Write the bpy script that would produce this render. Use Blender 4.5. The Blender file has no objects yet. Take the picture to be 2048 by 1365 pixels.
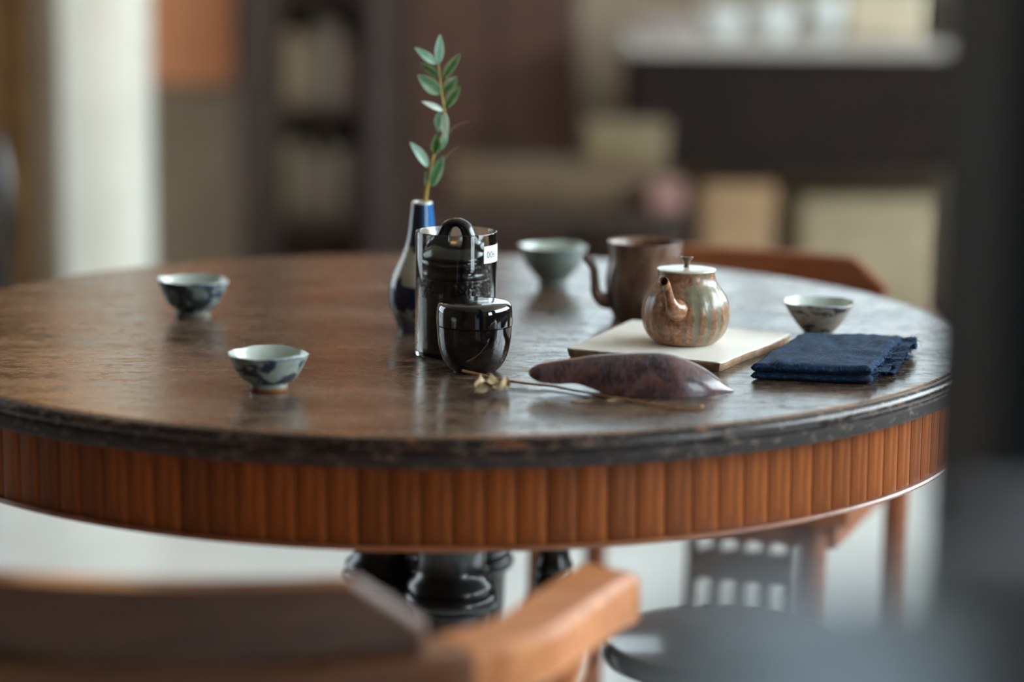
import bpy, bmesh, math, random
from math import pi, sin, cos, radians, atan2
from mathutils import Vector, Matrix, noise

random.seed(7)
SC = bpy.context.scene
COL = SC.collection
TZ = 0.76                                  # height of the table top above the floor

# ---------------------------------------------------------------- camera
F_ = Vector((0.03033156, 0.984624, -0.17203363))
R_ = Vector((0.9995228, -0.02887179, 0.01098172))
U_ = Vector((-0.00584595, 0.17228463, 0.98502986))
cam_d = bpy.data.cameras.new('camera')
cam = bpy.data.objects.new('camera', cam_d)
COL.objects.link(cam)
m = Matrix((R_, U_, -F_)).transposed().to_4x4()
m.translation = Vector((0, -2.46275, TZ + 0.41464))
cam.matrix_world = m
cam_d.sensor_width = 36.0
cam_d.lens = 85.0
cam_d.clip_start = 0.05
cam_d.dof.use_dof = True
cam_d.dof.focus_distance = 2.255
cam_d.dof.aperture_fstop = 1.65
SC.camera = cam

# ---------------------------------------------------------------- world and light
world = bpy.data.worlds.new('daylight')
SC.world = world
world.use_nodes = True
wn = world.node_tree.nodes
wn['Background'].inputs['Color'].default_value = (0.80, 0.93, 1.0, 1)
wn['Background'].inputs['Strength'].default_value = 9.5
SC.view_settings.view_transform = 'Standard'
SC.view_settings.look = 'None'
SC.view_settings.gamma = 1.0
SC.view_settings.use_curve_mapping = False
SC.view_settings.exposure = 0.84
SC.cycles.use_denoising = True
SC.cycles.max_bounces = 10
SC.cycles.caustics_reflective = False
SC.cycles.caustics_refractive = False
SC.cycles.sample_clamp_indirect = 6.0

def portal(name, loc, rot, sx, sy):
    l = bpy.data.lights.new(name, 'AREA')
    l.shape = 'RECTANGLE'; l.size = sx; l.size_y = sy
    l.cycles.is_portal = True
    o = bpy.data.objects.new(name, l)
    o.location = loc; o.rotation_euler = rot
    COL.objects.link(o)
WF = (-3.7, -2.5, 0.85, 2.20)              # added fill opening, right wall behind the camera
portal('portal_fill', (3.12, -3.1, 1.6), (0, radians(90), 0), 1.5, 1.2)
# openings: right wall, back wall, left wall
WR = (-1.6, 2.8, 1.25, 2.70)               # y0,y1,z0,z1 on x=+3
WB = (0.16, 2.4, 1.00, 2.68)               # x0,x1,z0,z1 on y=+4.3
WL = (0.9, 3.7, 0.5, 2.5)                  # y0,y1,z0,z1 on x=-3
portal('portal_right', (3.12, (WR[0]+WR[1])/2, (WR[2]+WR[3])/2), (0, radians(90), 0), WR[3]-WR[2], WR[1]-WR[0])
portal('portal_back', ((WB[0]+WB[1])/2, 4.42, (WB[2]+WB[3])/2), (radians(-90), 0, 0), WB[1]-WB[0], WB[3]-WB[2])
portal('portal_left', (-3.12, (WL[0]+WL[1])/2, (WL[2]+WL[3])/2), (0, radians(-90), 0), WL[3]-WL[2], WL[1]-WL[0])

# ---------------------------------------------------------------- materials
def srgb(c):
    return tuple((v/12.92 if v <= 0.04045 else ((v+0.055)/1.055)**2.4) for v in [x/255 for x in c]) + (1,)

class NT:
    def __init__(s, name):
        s.m = bpy.data.materials.new(name); s.m.use_nodes = True
        s.t = s.m.node_tree; s.b = s.t.nodes['Principled BSDF']
        s.co = s.t.nodes.new('ShaderNodeTexCoord')
    def n(s, kind, **kw):
        n = s.t.nodes.new(kind)
        for k, v in kw.items(): setattr(n, k, v)
        return n
    def l(s, a, b): s.t.links.new(a, b)
    def put(s, sock, v):
        if isinstance(v, (int, float, tuple, list)): sock.default_value = v
        else: s.l(v, sock)
    def mapped(s, scale=(1, 1, 1), src='Object', rot=(0, 0, 0)):
        mp = s.n('ShaderNodeMapping'); mp.inputs['Scale'].default_value = scale
        mp.inputs['Rotation'].default_value = rot
        s.l(s.co.outputs[src], mp.inputs['Vector']); return mp.outputs[0]
    def noise(s, vec, scale=5, detail=4, rough=.55, dist=0):
        n = s.n('ShaderNodeTexNoise'); s.l(vec, n.inputs['Vector'])
        n.inputs['Scale'].default_value = scale; n.inputs['Detail'].default_value = detail
        n.inputs['Roughness'].default_value = rough; n.inputs['Distortion'].default_value = dist
        return n.outputs['Fac']
    def ramp(s, fac, stops, interp='LINEAR'):
        r = s.n('ShaderNodeValToRGB'); r.color_ramp.interpolation = interp
        e = r.color_ramp.elements
        while len(e) < len(stops): e.new(0.5)
        for i, (p, c) in enumerate(stops):
            e[i].position = p
            e[i].color = c if len(c) == 4 else srgb(c)
        s.l(fac, r.inputs[0]); return r.outputs[0]
    def math(s, op, a, b=0.0, c=None):
        n = s.n('ShaderNodeMath', operation=op)
        s.put(n.inputs[0], a); s.put(n.inputs[1], b)
        if c is not None: s.put(n.inputs[2], c)
        return n.outputs[0]
    def step(s, v, a, b):
        n = s.n('ShaderNodeMapRange'); s.put(n.inputs[0], v)
        n.inputs[1].default_value = a; n.inputs[2].default_value = b
        n.interpolation_type = 'SMOOTHSTEP'; return n.outputs[0]
    def mix(s, f, a, b):
        n = s.n('ShaderNodeMix', data_type='RGBA')
        s.put(n.inputs[0], f)
        s.put(n.inputs[6], srgb(a) if isinstance(a, tuple) and len(a) == 3 else a)
        s.put(n.inputs[7], srgb(b) if isinstance(b, tuple) and len(b) == 3 else b)
        return n.outputs[2]
    def sep(s, src='Object'):
        n = s.n('ShaderNodeSeparateXYZ'); s.l(s.co.outputs[src], n.inputs[0]); return n.outputs
    def bump(s, h, strength=.3, dist=.001):
        b = s.n('ShaderNodeBump'); b.inputs['Strength'].default_value = strength
        b.inputs['Distance'].default_value = dist
        s.put(b.inputs['Height'], h); s.l(b.outputs[0], s.b.inputs['Normal'])
    def fin(s, col, rough=.5, metal=0, spec=.5, coat=0, sheen=0):
        s.put(s.b.inputs['Base Color'], srgb(col) if isinstance(col, tuple) and len(col) == 3 else col)
        s.put(s.b.inputs['Roughness'], rough); s.put(s.b.inputs['Metallic'], metal)
        s.b.inputs['Specular IOR Level'].default_value = spec
        s.b.inputs['Coat Weight'].default_value = coat
        s.b.inputs['Coat Roughness'].default_value = .08
        s.b.inputs['Sheen Weight'].default_value = sheen
        return s.m

def simple(name, c1, c2=None, scale=20, rough=.5, stretch=(1, 1, 1), bump=.1, bdist=.001, **kw):
    t = NT(name); c2 = c2 or tuple(int(v*.8) for v in c1)
    f = t.noise(t.mapped(stretch), scale)
    c = t.ramp(f, [(.3, c2), (.7, c1)])
    if bump: t.bump(f, bump, bdist)
    return t.fin(c, rough, **kw)

def mat_table_top():
    t = NT('weathered table top')
    v = t.mapped((1, 3.2, 1)); big = t.noise(v, 5.5, 6, .6, .6)
    vv = t.mapped((1, 7, 1)); streak = t.noise(vv, 16, 8, .68, .3)
    fine = t.noise(t.mapped((1, 5, 1)), 90, 5, .7)
    base = t.ramp(big, [(.30, (38, 28, 23)), (.50, (74, 56, 45)), (.70, (108, 86, 70))])
    s1 = t.step(streak, .52, .70)
    c = t.mix(t.math('MULTIPLY', s1, .55), base, (158, 134, 110))
    sc = t.noise(t.mapped((1, 9, 1), rot=(0, 0, .12)), 34, 9, .75, .8)
    s2 = t.step(sc, .575, .64)
    c = t.mix(t.math('MULTIPLY', s2, .8), c, (206, 184, 154))
    sp1 = t.noise(t.mapped((1, 2.6, 1), rot=(0, 0, -.2)), 150, 6, .75, .6)
    c = t.mix(t.math('MULTIPLY', t.step(sp1, .56, .66), .5), c, (196, 178, 156))
    sp2 = t.noise(t.mapped((1, 2.2, 1), rot=(0, 0, .3)), 60, 6, .7, .8)
    c = t.mix(t.math('MULTIPLY', t.step(sp2, .54, .66), .55), c, (44, 32, 27))
    # worn orange wood at the rim
    x, y, z = t.sep(); r = t.math('SQRT', t.math('ADD', t.math('MULTIPLY', x, x), t.math('MULTIPLY', y, y)))
    wear = t.noise(t.co.outputs['Object'], 14, 5, .6)
    edge = t.math('MULTIPLY', t.step(r, .526, .541), t.step(wear, .35, .6))
    c = t.mix(t.math('MULTIPLY', edge, .75), c, (150, 98, 62))
    rough = t.math('ADD', t.math('ADD', .13, t.math('MULTIPLY', t.step(sp2, .45, .62), .14)), t.math('MULTIPLY', t.step(t.noise(v, 11, 7, .68, .5), .35, .65), .13))
    h = t.math('ADD', t.math('MULTIPLY', streak, .6), t.math('MULTIPLY', fine, .35))
    t.bump(h, .10, .0006)
    return t.fin(c, rough, spec=.95)

def mat_table_edge():
    t = NT('worn table edge')
    a = t.noise(t.co.outputs['Object'], 22, 6, .65, .4)
    b = t.noise(t.mapped((1, 1, 2)), 70, 6, .7, .3)
    x, y, z = t.sep()
    c = t.ramp(b, [(.38, (26, 19, 17)), (.55, (46, 34, 30)), (.64, (112, 96, 84))])
    top = t.step(z, -.012, -.003)
    chip = t.math('MULTIPLY', t.step(a, .56, .66), top)
    c = t.mix(t.math('MULTIPLY', chip, .8), c, (160, 104, 66))
    t.bump(b, .35, .001)
    face = t.math('SUBTRACT', 1.0, t.step(z, -.0145, -.0125))
    return t.fin(c, t.math('ADD', t.math('ADD', .10, t.math('MULTIPLY', b, .30)), t.math('MULTIPLY', face, .35)), spec=.5)

def mat_apron():
    t = NT('reddish brown apron wood')
    ob = t.n('ShaderNodeObjectInfo')
    a = t.noise(t.mapped((6, 6, .6)), 18, 6, .65, .3)
    c = t.ramp(a, [(.28, (80, 40, 13)), (.5, (136, 70, 24)), (.72, (178, 102, 42))])
    k = t.math('ADD', .70, t.math('MULTIPLY', ob.outputs['Random'], .45))
    hsv = t.n('ShaderNodeHueSaturation'); t.l(k, hsv.inputs['Value']); t.l(c, hsv.inputs['Color'])
    t.bump(a, .2, .0006)
    return t.fin(hsv.outputs[0], .42, spec=.25)

def mat_wood(name, dark, mid, light, rough=.35, stretch=(1.5, 12, 12), scale=6, coat=.1):
    t = NT(name)
    a = t.noise(t.mapped(stretch), scale, 7, .62, .6)
    c = t.ramp(a, [(.3, dark), (.5, mid), (.72, light)])
    t.bump(a, .12, .0006)
    return t.fin(c, rough, coat=coat)

def mat_bluewhite(name, seed, ground=(178, 186, 176), blue=(24, 38, 58), scale=48, lo=.50, hi=.56, foot=None, foot_z=.005, rim_z=None):
    t = NT(name)
    mp = t.n('ShaderNodeMapping'); mp.inputs['Location'].default_value = (seed, seed*.7, seed*1.3)
    mp.inputs['Scale'].default_value = (1, 1, 1.5)
    t.l(t.co.outputs['Object'], mp.inputs['Vector'])
    a = t.noise(mp.outputs[0], scale, 3, .5, .6)
    b = t.noise(mp.outputs[0], scale*2.2, 4, .6, .5)
    g = t.mix(t.step(b, .4, .7), ground, tuple(int(v*.86) for v in ground))
    f = t.step(a, lo, hi)
    bl = t.mix(t.step(b, .35, .65), blue, tuple(min(255, int(v*1.3)+10) for v in blue))
    c = t.mix(t.math('MULTIPLY', f, .94), g, bl)
    x, y, z = t.sep()
    if rim_z:
        rb = t.math('MULTIPLY', t.step(z, rim_z-.0035, rim_z-.001), t.step(b, .45, .5))
        c = t.mix(t.math('MULTIPLY', rb, .35), c, (60, 96, 150))
    if foot:
        c = t.mix(t.math('SUBTRACT', 1.0, t.step(z, foot_z*.5, foot_z)), c, foot)
    return t.fin(c, .16, coat=.4)

def mat_vase():
    t = NT('vase glaze')
    x, y, z = t.sep()
    n1 = t.noise(t.co.outputs['Object'], 38, 3, .5, .8)
    n2 = t.noise(t.co.outputs['Object'], 95, 3, .5, .5)
    zz = t.math('ADD', z, t.math('MULTIPLY', t.math('SUBTRACT', n1, .5), .05))
    cream = (176, 170, 148)
    neck = t.step(zz, .084, .090)
    c = t.mix(neck, cream, t.mix(t.step(x, -.004, .003), (38, 44, 62), (42, 108, 172)))
    belly = t.math('MULTIPLY', t.step(zz, .016, .019), t.math('SUBTRACT', 1.0, t.step(zz, .053, .057)))
    c = t.mix(belly, c, t.mix(t.step(n2, .58, .66), (17, 26, 58), (92, 110, 150)))
    low = t.math('SUBTRACT', 1.0, t.step(zz, .012, .018))
    c = t.mix(low, c, (92, 98, 112))
    rim = t.step(z, .1295, .1305)
    c = t.mix(rim, c, (214, 214, 204))
    return t.fin(c, .15, coat=.4)

def mat_teapot():
    t = NT('ribbed teapot glaze')
    x, y, z = t.sep()
    ang = t.math('ARCTAN2', y, x)
    n1 = t.noise(t.co.outputs['Object'], 55, 5, .65)
    n2 = t.noise(t.co.outputs['Object'], 190, 4, .7)
    wob = t.math('MULTIPLY', t.math('SUBTRACT', n1, .5), 1.6)
    rib = t.math('COSINE', t.math('ADD', t.math('MULTIPLY', ang, 20.0), wob))   # -1 in grooves
    groove = t.math('SUBTRACT', 1.0, t.step(rib, -.75, -.25))
    base = t.ramp(n2, [(.32, (104, 66, 46)), (.5, (166, 112, 80)), (.68, (206, 156, 118))])
    big = t.noise(t.co.outputs['Object'], 30, 3, .5)
    base = t.mix(t.math('MULTIPLY', t.step(big, .45, .62), .5), base, (112, 100, 80))
    green = t.mix(n1, (84, 96, 78), (134, 142, 120))
    zz = t.math('ADD', z, t.math('MULTIPLY', t.math('SUBTRACT', n1, .5), .02))
    shoulder = t.math('MULTIPLY', t.step(zz, .037, .043), t.math('SUBTRACT', 1.0, t.step(zz, .058, .063)))
    side = t.step(x, -.012, .004)
    f = t.math('MULTIPLY', t.math('MAXIMUM', groove, t.math('MULTIPLY', shoulder, .9)), t.math('ADD', .15, t.math('MULTIPLY', side, .65)))
    c = t.mix(f, base, green)
    t.bump(n2, .22, .0006)
    return t.fin(c, t.math('ADD', .20, t.math('MULTIPLY', n2, .25)), coat=.3)

def mat_stoneware():
    t = NT('brown stoneware')
    n1 = t.noise(t.mapped((1, 1, .35)), 42, 5, .6, .3)
    n2 = t.noise(t.co.outputs['Object'], 150, 4, .7)
    c = t.ramp(n1, [(.3, (66, 44, 34)), (.5, (104, 72, 56)), (.72, (150, 112, 88))])
    c = t.mix(t.math('MULTIPLY', t.step(n2, .45, .7), .3), c, (110, 112, 98))
    t.bump(n2, .2, .0005)
    return t.fin(c, .30, coat=.2)

def mat_stoneware_light():
    t = NT('orange brown spout clay'); n2 = t.noise(t.co.outputs['Object'], 190, 4, .7)
    c = t.ramp(n2, [(.32, (112, 72, 50)), (.5, (166, 114, 82)), (.68, (200, 152, 116))])
    t.bump(n2, .2, .0005)
    return t.fin(c, .3, coat=.3)

def mat_glass():
    t = NT('clear glass')
    t.b.inputs['Transmission Weight'].default_value = 1.0
    t.b.inputs['IOR'].default_value = 1.46
    return t.fin((250, 253, 252), .0)

def mat_pane(name='window pane', tint=(1, 1, 1, 1)):
    t = NT(name); tr = t.n('ShaderNodeBsdfTransparent'); tr.inputs[0].default_value = tint; gl = t.n('ShaderNodeBsdfGlossy')
    gl.inputs['Roughness'].default_value = .02
    mx = t.n('ShaderNodeMixShader'); mx.inputs[0].default_value = .06
    t.l(tr.outputs[0], mx.inputs[1]); t.l(gl.outputs[0], mx.inputs[2])
    t.l(mx.outputs[0], t.t.nodes['Material Output'].inputs['Surface'])
    return t.m

def mat_cloth():
    t = NT('indigo linen')
    w1 = t.n('ShaderNodeTexWave', bands_direction='X'); w2 = t.n('ShaderNodeTexWave', bands_direction='Y')
    mp = t.mapped((1, 1, 1), rot=(0, 0, .35))
    for w in (w1, w2):
        t.l(mp, w.inputs['Vector']); w.inputs['Scale'].default_value = 420; w.inputs['Distortion'].default_value = 5.0; w.inputs['Detail'].default_value = 3
    h = t.math('ADD', w1.outputs['Fac'], w2.outputs['Fac'])
    n = t.noise(t.co.outputs['Object'], 60, 5, .65)
    n3 = t.noise(t.mapped((1, 1, 1)), 400, 2, .5)
    c = t.ramp(n, [(.3, (8, 26, 46)), (.7, (22, 62, 98))])
    c = t.mix(t.math('MULTIPLY', t.step(n3, .56, .66), .35), c, (92, 122, 152))
    t.bump(h, .35, .0004)
    return t.fin(c, .9, spec=.2, sheen=.05)

def mat_floor():
    t = NT('pale polished floor')
    n = t.noise(t.co.outputs['Object'], 3, 5, .6)
    c = t.ramp(n, [(.3, (214, 220, 218)), (.7, (232, 237, 236))])
    return t.fin(c, t.math('ADD', .16, t.math('MULTIPLY', n, .15)), spec=.5)

def emis(name, col, st):
    t = NT(name); t.b.inputs['Emission Color'].default_value = srgb(col)
    t.b.inputs['Emission Strength'].default_value = st
    return t.fin(col, .6)

# ---------------------------------------------------------------- object helpers
def thing(name, label, cat, loc=(0, 0, 0), rz=0, group=None):
    o = bpy.data.objects.new(name, None); COL.objects.link(o)
    o.empty_display_size = .05
    o.location = loc; o.rotation_euler = (0, 0, rz)
    o['label'] = label; o['category'] = cat
    if group: o['group'] = group
    return o

def mk(name, verts, faces, mat, parent=None, smooth=True, mats=None, fmat=None, label=None, angle=40):
    me = bpy.data.meshes.new(name)
    me.from_pydata([tuple(v) for v in verts], [], faces)
    if mats:
        for x in mats: me.materials.append(x)
        me.polygons.foreach_set('material_index', fmat)
    else: me.materials.append(mat)
    me.update()
    if smooth:
        me.polygons.foreach_set('use_smooth', [True]*len(me.polygons))
        try: me.set_sharp_from_angle(angle=radians(angle))
        except Exception: pass
    o = bpy.data.objects.new(name, me); COL.objects.link(o)
    if parent: o.parent = parent
    if label: o['label'] = label
    return o

def lathe(prof, n=64, mod=None, closed=False):
    """prof: list of (r,z); mod(theta, r, z)->(r,z)"""
    V, Fc = [], []; idx = []
    for (r, z) in prof:
        if r < 1e-6:
            idx.append([len(V)]); V.append((0, 0, z)); continue
        row = []
        for k in range(n):
            a = 2*pi*k/n; rr, zz = (r, z) if mod is None else mod(a, r, z)
            row.append(len(V)); V.append((rr*cos(a), rr*sin(a), zz))
        idx.append(row)
    pairs = list(zip(idx[:-1], idx[1:]))
    if closed: pairs.append((idx[-1], idx[0]))
    for A, B in pairs:
        for k in range(n):
            k2 = (k+1) % n
            if len(A) == 1 and len(B) == 1: continue
            if len(A) == 1: Fc.append((A[0], B[k2], B[k]))
            elif len(B) == 1: Fc.append((A[k], A[k2], B[0]))
            else: Fc.append((A[k], A[k2], B[k2], B[k]))
    return V, Fc

def sweep(path, rad, n=12, cap=True, up=Vector((0, 0, 1))):
    """tube along path; rad: list of r or (ra, rb)"""
    P = [Vector(p) for p in path]; V, Fc = [], []
    prev = None
    for i, p in enumerate(P):
        t = (P[min(i+1, len(P)-1)] - P[max(i-1, 0)]).normalized()
        if prev is None:
            s = t.cross(up)
            if s.length < 1e-3: s = t.cross(Vector((0, 1, 0)))
        else: s = prev - t*prev.dot(t)
        s.normalize(); prev = s.copy(); u = s.cross(t)
        r = rad[i] if isinstance(rad, (list, tuple)) else rad
        ra, rb = r if isinstance(r, tuple) else (r, r)
        for k in range(n):
            a = 2*pi*k/n; V.append(p + s*ra*cos(a) + u*rb*sin(a))
    for i in range(len(P)-1):
        for k in range(n):
            k2 = (k+1) % n
            Fc.append((i*n+k, i*n+k2, (i+1)*n+k2, (i+1)*n+k))
    if cap:
        Fc.append(tuple(range(n-1, -1, -1))); Fc.append(tuple(range((len(P)-1)*n, len(P)*n)))
    return V, Fc

def bez(pts, n=8):
    """Catmull-Rom through pts"""
    P = [Vector(p) for p in pts]; out = []
    for i in range(len(P)-1):
        a = P[max(i-1, 0)]; b = P[i]; c = P[i+1]; d = P[min(i+2, len(P)-1)]
        for k in range(n):
            t = k/n
            out.append(.5*((2*b)+(c-a)*t+(2*a-5*b+4*c-d)*t*t+(3*b-a-3*c+d)*t**3))
    out.append(P[-1]); return out

def lerp_list(vals, m):
    n = len(vals)-1; out = []
    for i in range(m):
        t = i/(m-1)*n; k = min(int(t), n-1); f = t-k
        a, b = vals[k], vals[k+1]
        if isinstance(a, tuple): out.append(tuple(x+(y-x)*f for x, y in zip(a, b)))
        else: out.append(a+(b-a)*f)
    return out

def box(x0, x1, y0, y1, z0, z1, bev=0.0, seg=2):
    bm = bmesh.new(); bmesh.ops.create_cube(bm, size=1)
    for v in bm.verts:
        v.co = Vector(((x0+x1)/2+v.co.x*(x1-x0), (y0+y1)/2+v.co.y*(y1-y0), (z0+z1)/2+v.co.z*(z1-z0)))
    if bev: bmesh.ops.bevel(bm, geom=bm.edges[:], offset=bev, segments=seg, affect='EDGES', profile=.5)
    bm.verts.ensure_lookup_table()
    V = [v.co.copy() for v in bm.verts]; Fc = [tuple(v.index for v in f.verts) for f in bm.faces]
    bm.free(); return V, Fc

def join(*parts):
    V, Fc = [], []
    for v, f in parts:
        o = len(V); V += list(v); Fc += [tuple(i+o for i in q) for q in f]
    return V, Fc

def xf(part, rot=(0, 0, 0), loc=(0, 0, 0), scale=(1, 1, 1)):
    M = Matrix.Translation(loc) @ Matrix.Rotation(rot[2], 4, 'Z') @ Matrix.Rotation(rot[1], 4, 'Y') @ Matrix.Rotation(rot[0], 4, 'X') @ Matrix.Diagonal((*scale, 1))
    return [M @ Vector(v) for v in part[0]], part[1]

def struct(name, part, mat, parent=None, smooth=False):
    o = mk(name, part[0], part[1], mat, parent, smooth)
    if parent is None: o['kind'] = 'structure'
    return o

# ================================================================ materials in use
M_top = mat_table_top(); M_edge = mat_table_edge(); M_apron = mat_apron()
M_groove = simple('dark apron backing', (40, 22, 12), rough=.6)
M_bead = mat_wood('apron bead wood', (96, 50, 28), (140, 84, 54), (170, 110, 76), .3)
M_black = simple('black lacquered turned wood', (22, 21, 21), (12, 11, 11), 30, .28, coat=.3)
M_gloss = NT('black lacquer').fin((9, 8, 9), .045, coat=1.0)
M_vessel = simple('black patinated metal', (20, 21, 25), (9, 9, 11), 60, .20, coat=.2, bump=.05)
M_chair = mat_wood('honey brown chair wood', (160, 88, 42), (200, 122, 66), (222, 150, 92), .42, coat=0)
M_chair_dark = mat_wood('dark brown chair wood', (38, 22, 15), (60, 36, 24), (80, 50, 34), .32)
M_chair_red = mat_wood('reddish brown chair wood', (104, 56, 26), (138, 76, 36), (160, 94, 50), .55, coat=0)
M_glass = mat_glass(); M_pane = mat_pane()
M_stone = mat_stoneware(); M_teapot = mat_teapot()
M_cupin = simple('pale celadon glaze', (206, 214, 206), (184, 194, 186), 60, .14, bump=0, coat=.4)

# ================================================================ the room
M_floor = mat_floor()
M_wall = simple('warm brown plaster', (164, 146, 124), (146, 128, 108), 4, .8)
M_wall_dk = simple('dark brown plaster', (96, 78, 60), (80, 64, 50), 4, .85)  # darker plaster tone for the side and front walls
M_ceil = simple('ceiling boards', (168, 158, 144), (150, 140, 126), 5, .8)
M_frame = simple('dark window frame wood', (52, 40, 32), (38, 30, 24), 20, .4)

struct('floor', box(-3.1, 3.1, -4.2, 4.45, -.1, 0), M_floor)
struct('ceiling', box(-3.1, 3.1, -4.2, 4.45, 2.8, 2.9), M_ceil)
def wall_x(name, x0, x1, W, mat):          # wall with an opening, facing x
    y0, y1, z0, z1 = W
    struct(name, join(box(x0, x1, -4.2, y0, 0, 2.8), box(x0, x1, y1, 4.45, 0, 2.8),
                      box(x0, x1, y0, y1, 0, z0), box(x0, x1, y0, y1, z1, 2.8)), mat)
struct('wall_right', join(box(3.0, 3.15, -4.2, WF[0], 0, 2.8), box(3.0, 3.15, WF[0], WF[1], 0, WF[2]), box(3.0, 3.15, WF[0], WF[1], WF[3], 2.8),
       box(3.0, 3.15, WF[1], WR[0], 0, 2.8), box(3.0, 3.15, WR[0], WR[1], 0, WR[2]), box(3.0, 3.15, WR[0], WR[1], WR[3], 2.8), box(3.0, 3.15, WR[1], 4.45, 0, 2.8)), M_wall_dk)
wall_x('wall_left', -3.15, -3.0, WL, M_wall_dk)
x0, x1, z0, z1 = WB
struct('wall_back', join(box(-3.0, x0, 4.3, 4.45, 0, 2.8), box(x1, 3.0, 4.3, 4.45, 0, 2.8),
                         box(x0, x1, 4.3, 4.45, 0, z0), box(x0, x1, 4.3, 4.45, z1, 2.8)), M_wall)
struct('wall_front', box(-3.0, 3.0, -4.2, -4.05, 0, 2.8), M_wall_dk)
def window(name, axis, pos, a0, a1, z0, z1, nmul, pm=None):
    """frame with mullions and panes; axis 'x' = wall facing x at x=pos"""
    def bx(a, b, c, d, dep0, dep1):
        return box(dep0, dep1, a, b, c, d) if axis == 'x' else box(a, b, dep0, dep1, c, d)
    p0, p1 = pos-.03, pos+.03
    fr = join(bx(a0, a0+.05, z0, z1, p0, p1), bx(a1-.05, a1, z0, z1, p0, p1),
              bx(a0+.05, a1-.05, z0, z0+.05, p0, p1), bx(a0+.05, a1-.05, z1-.05, z1, p0, p1))
    w = struct(name, fr, M_frame)
    step = (a1-a0)/(nmul+1)
    for i in range(nmul):
        c = a0+step*(i+1)
        struct('mullion', bx(c-.018, c+.018, z0+.05, z1-.05, p0+.005, p1-.005), M_frame, w)
    for i in range(nmul+1):
        l = a0+step*i+(.05 if i == 0 else .018); r_ = a0+step*(i+1)-(.05 if i == nmul else .018)
        struct('pane', bx(l, r_, z0+.05, z1-.05, pos-.003, pos+.003), pm or M_pane, w)
    return w
window('window_1', 'x', 3.07, *WR, 3)
window('window_2', 'y', 4.37, *WB, 2, mat_pane('tinted pane', (.37, .38, .38, 1)))
window('fill_window', 'x', 3.07, *WF, 1)  # window added out of view to light the near chair and the fronts
window('window_3', 'x', -3.07, *WL, 1, mat_pane('frosted pane', (.48, .48, .48, 1)))

# wall panels behind the table, left part of the background
M_post = simple('dark brown post wood', (54, 38, 30), (40, 28, 22), 12, .6)
M_blackpost = simple('near black post', (9, 9, 9), (6, 6, 6), 12, .7, spec=.25)
M_column = simple('off white plaster', (226, 224, 212), (208, 206, 194), 6, .7)
o = mk('plaster_column', *lathe([(0, 0), (.135, 0), (.135, .06), (.11, .07), (.105, .1), (.105, 2.8), (0, 2.8)], 48), M_column)
o['kind'] = 'structure'; o.name = 'trim_1'; o.location = (-.79, 3.3, 0)
struct('trim_2', box(-.53, -.44, 3.95, 4.05, 0, 2.8, .004), M_post)
struct('trim_3', box(-.18, -.08, 3.96, 4.05, 0, 2.8, .004), simple('grey mauve painted post', (96, 84, 82), (80, 70, 68), 8, .6))
# near dark post at the right edge of the view
struct('trim_4', box(.268, .45, -1.34, -1.18, 0, 2.8, .004), M_blackpost)

# ================================================================ the round table
table = thing('round_table', 'large round table with weathered dark brown top and fluted orange brown apron', 'table')
R = .55
mk('tabletop', *[x for x in lathe([(0, TZ-.028), (.538, TZ-.028), (.5405, TZ-.0015), (.538, TZ), (.5375, TZ), (.40, TZ), (.2, TZ), (0, TZ)], 256)], M_top, table)
# shift object coordinates: table material uses z from the top for the edge
prof = [(.5415, -.027), (.5415, -.0018), (.5428, -.0006), (.5455, -.0005), (.5492, -.0022), (.5512, -.0055), (.5508, -.0092),
        (.5482, -.0118), (.5468, -.0124), (.5468, -.0138), (.5484, -.0150), (.5488, -.0235), (.5470, -.0262), (.5415, -.027)]
def emod(a, r, z):
    n_ = noise.noise(Vector((cos(a)*9, sin(a)*9, z*30)))
    return (r - (.0006*max(0, n_-.25)*4 if z > -.009 and r > .542 else 0), z)
e = mk('edge_moulding', *lathe(prof, 360, emod, closed=False), M_edge, table)
e.location.z = TZ
mk('apron_backing', *lathe([(.515, TZ-.094), (.5245, TZ-.094), (.5245, TZ-.0275), (.515, TZ-.0275)], 180, closed=True), M_groove, table)
NS = 128
def stave():
    V, Fc = [], []; n = 6; half = pi/NS*.95
    rows = []
    for r, dz in ((.5246, 0), (.5246, 1)):
        rows.append([len(V)+k for k in range(2)]); V += [(r*cos(s*half), r*sin(s*half), TZ-.0945+dz*.0668) for s in (-1, 1)]
    prf = []
    for k in range(n+1):
        s = -1+2*k/n; bulge = .0009*(1-abs(s)**6.0) + .0040
        prf.append((.5262+bulge, s*half))
    o0 = len(V)
    for dz in (0, 1):
        V += [(r*cos(a), r*sin(a), TZ-.0945+dz*.0668) for r, a in prf]
    m_ = n+1
    for k in range(n): Fc.append((o0+k, o0+k+1, o0+m_+k+1, o0+m_+k))
    Fc.append((0, o0, o0+m_, 2)); Fc.append((o0+n, 1, 3, o0+m_+n)); Fc.append((0, 2, 3, 1))
    Fc.append((0, 1)+tuple(o0+k for k in range(n, -1, -1))); Fc.append((3, 2)+tuple(o0+m_+k for k in range(n+1)))
    return V, Fc
st = mk('apron_stave', *stave(), M_apron, table, angle=35)
for i in range(1, NS):
    c = st.copy(); COL.objects.link(c); c.parent = table
    c.rotation_euler.z = 2*pi*i/NS
mk('apron_bead', *lathe([(.516, TZ-.0995), (.5335, TZ-.0995), (.5362, TZ-.0985), (.5370, TZ-.0965), (.5355, TZ-.0948), (.516, TZ-.0946)], 256, closed=True), M_bead, table)
mk('under_frame', *join(box(-.50, .50, -.04, .04, TZ-.075, TZ-.0285), box(-.04, .04, -.50, .50, TZ-.075, TZ-.0286)), M_groove, table, smooth=False)
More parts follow.
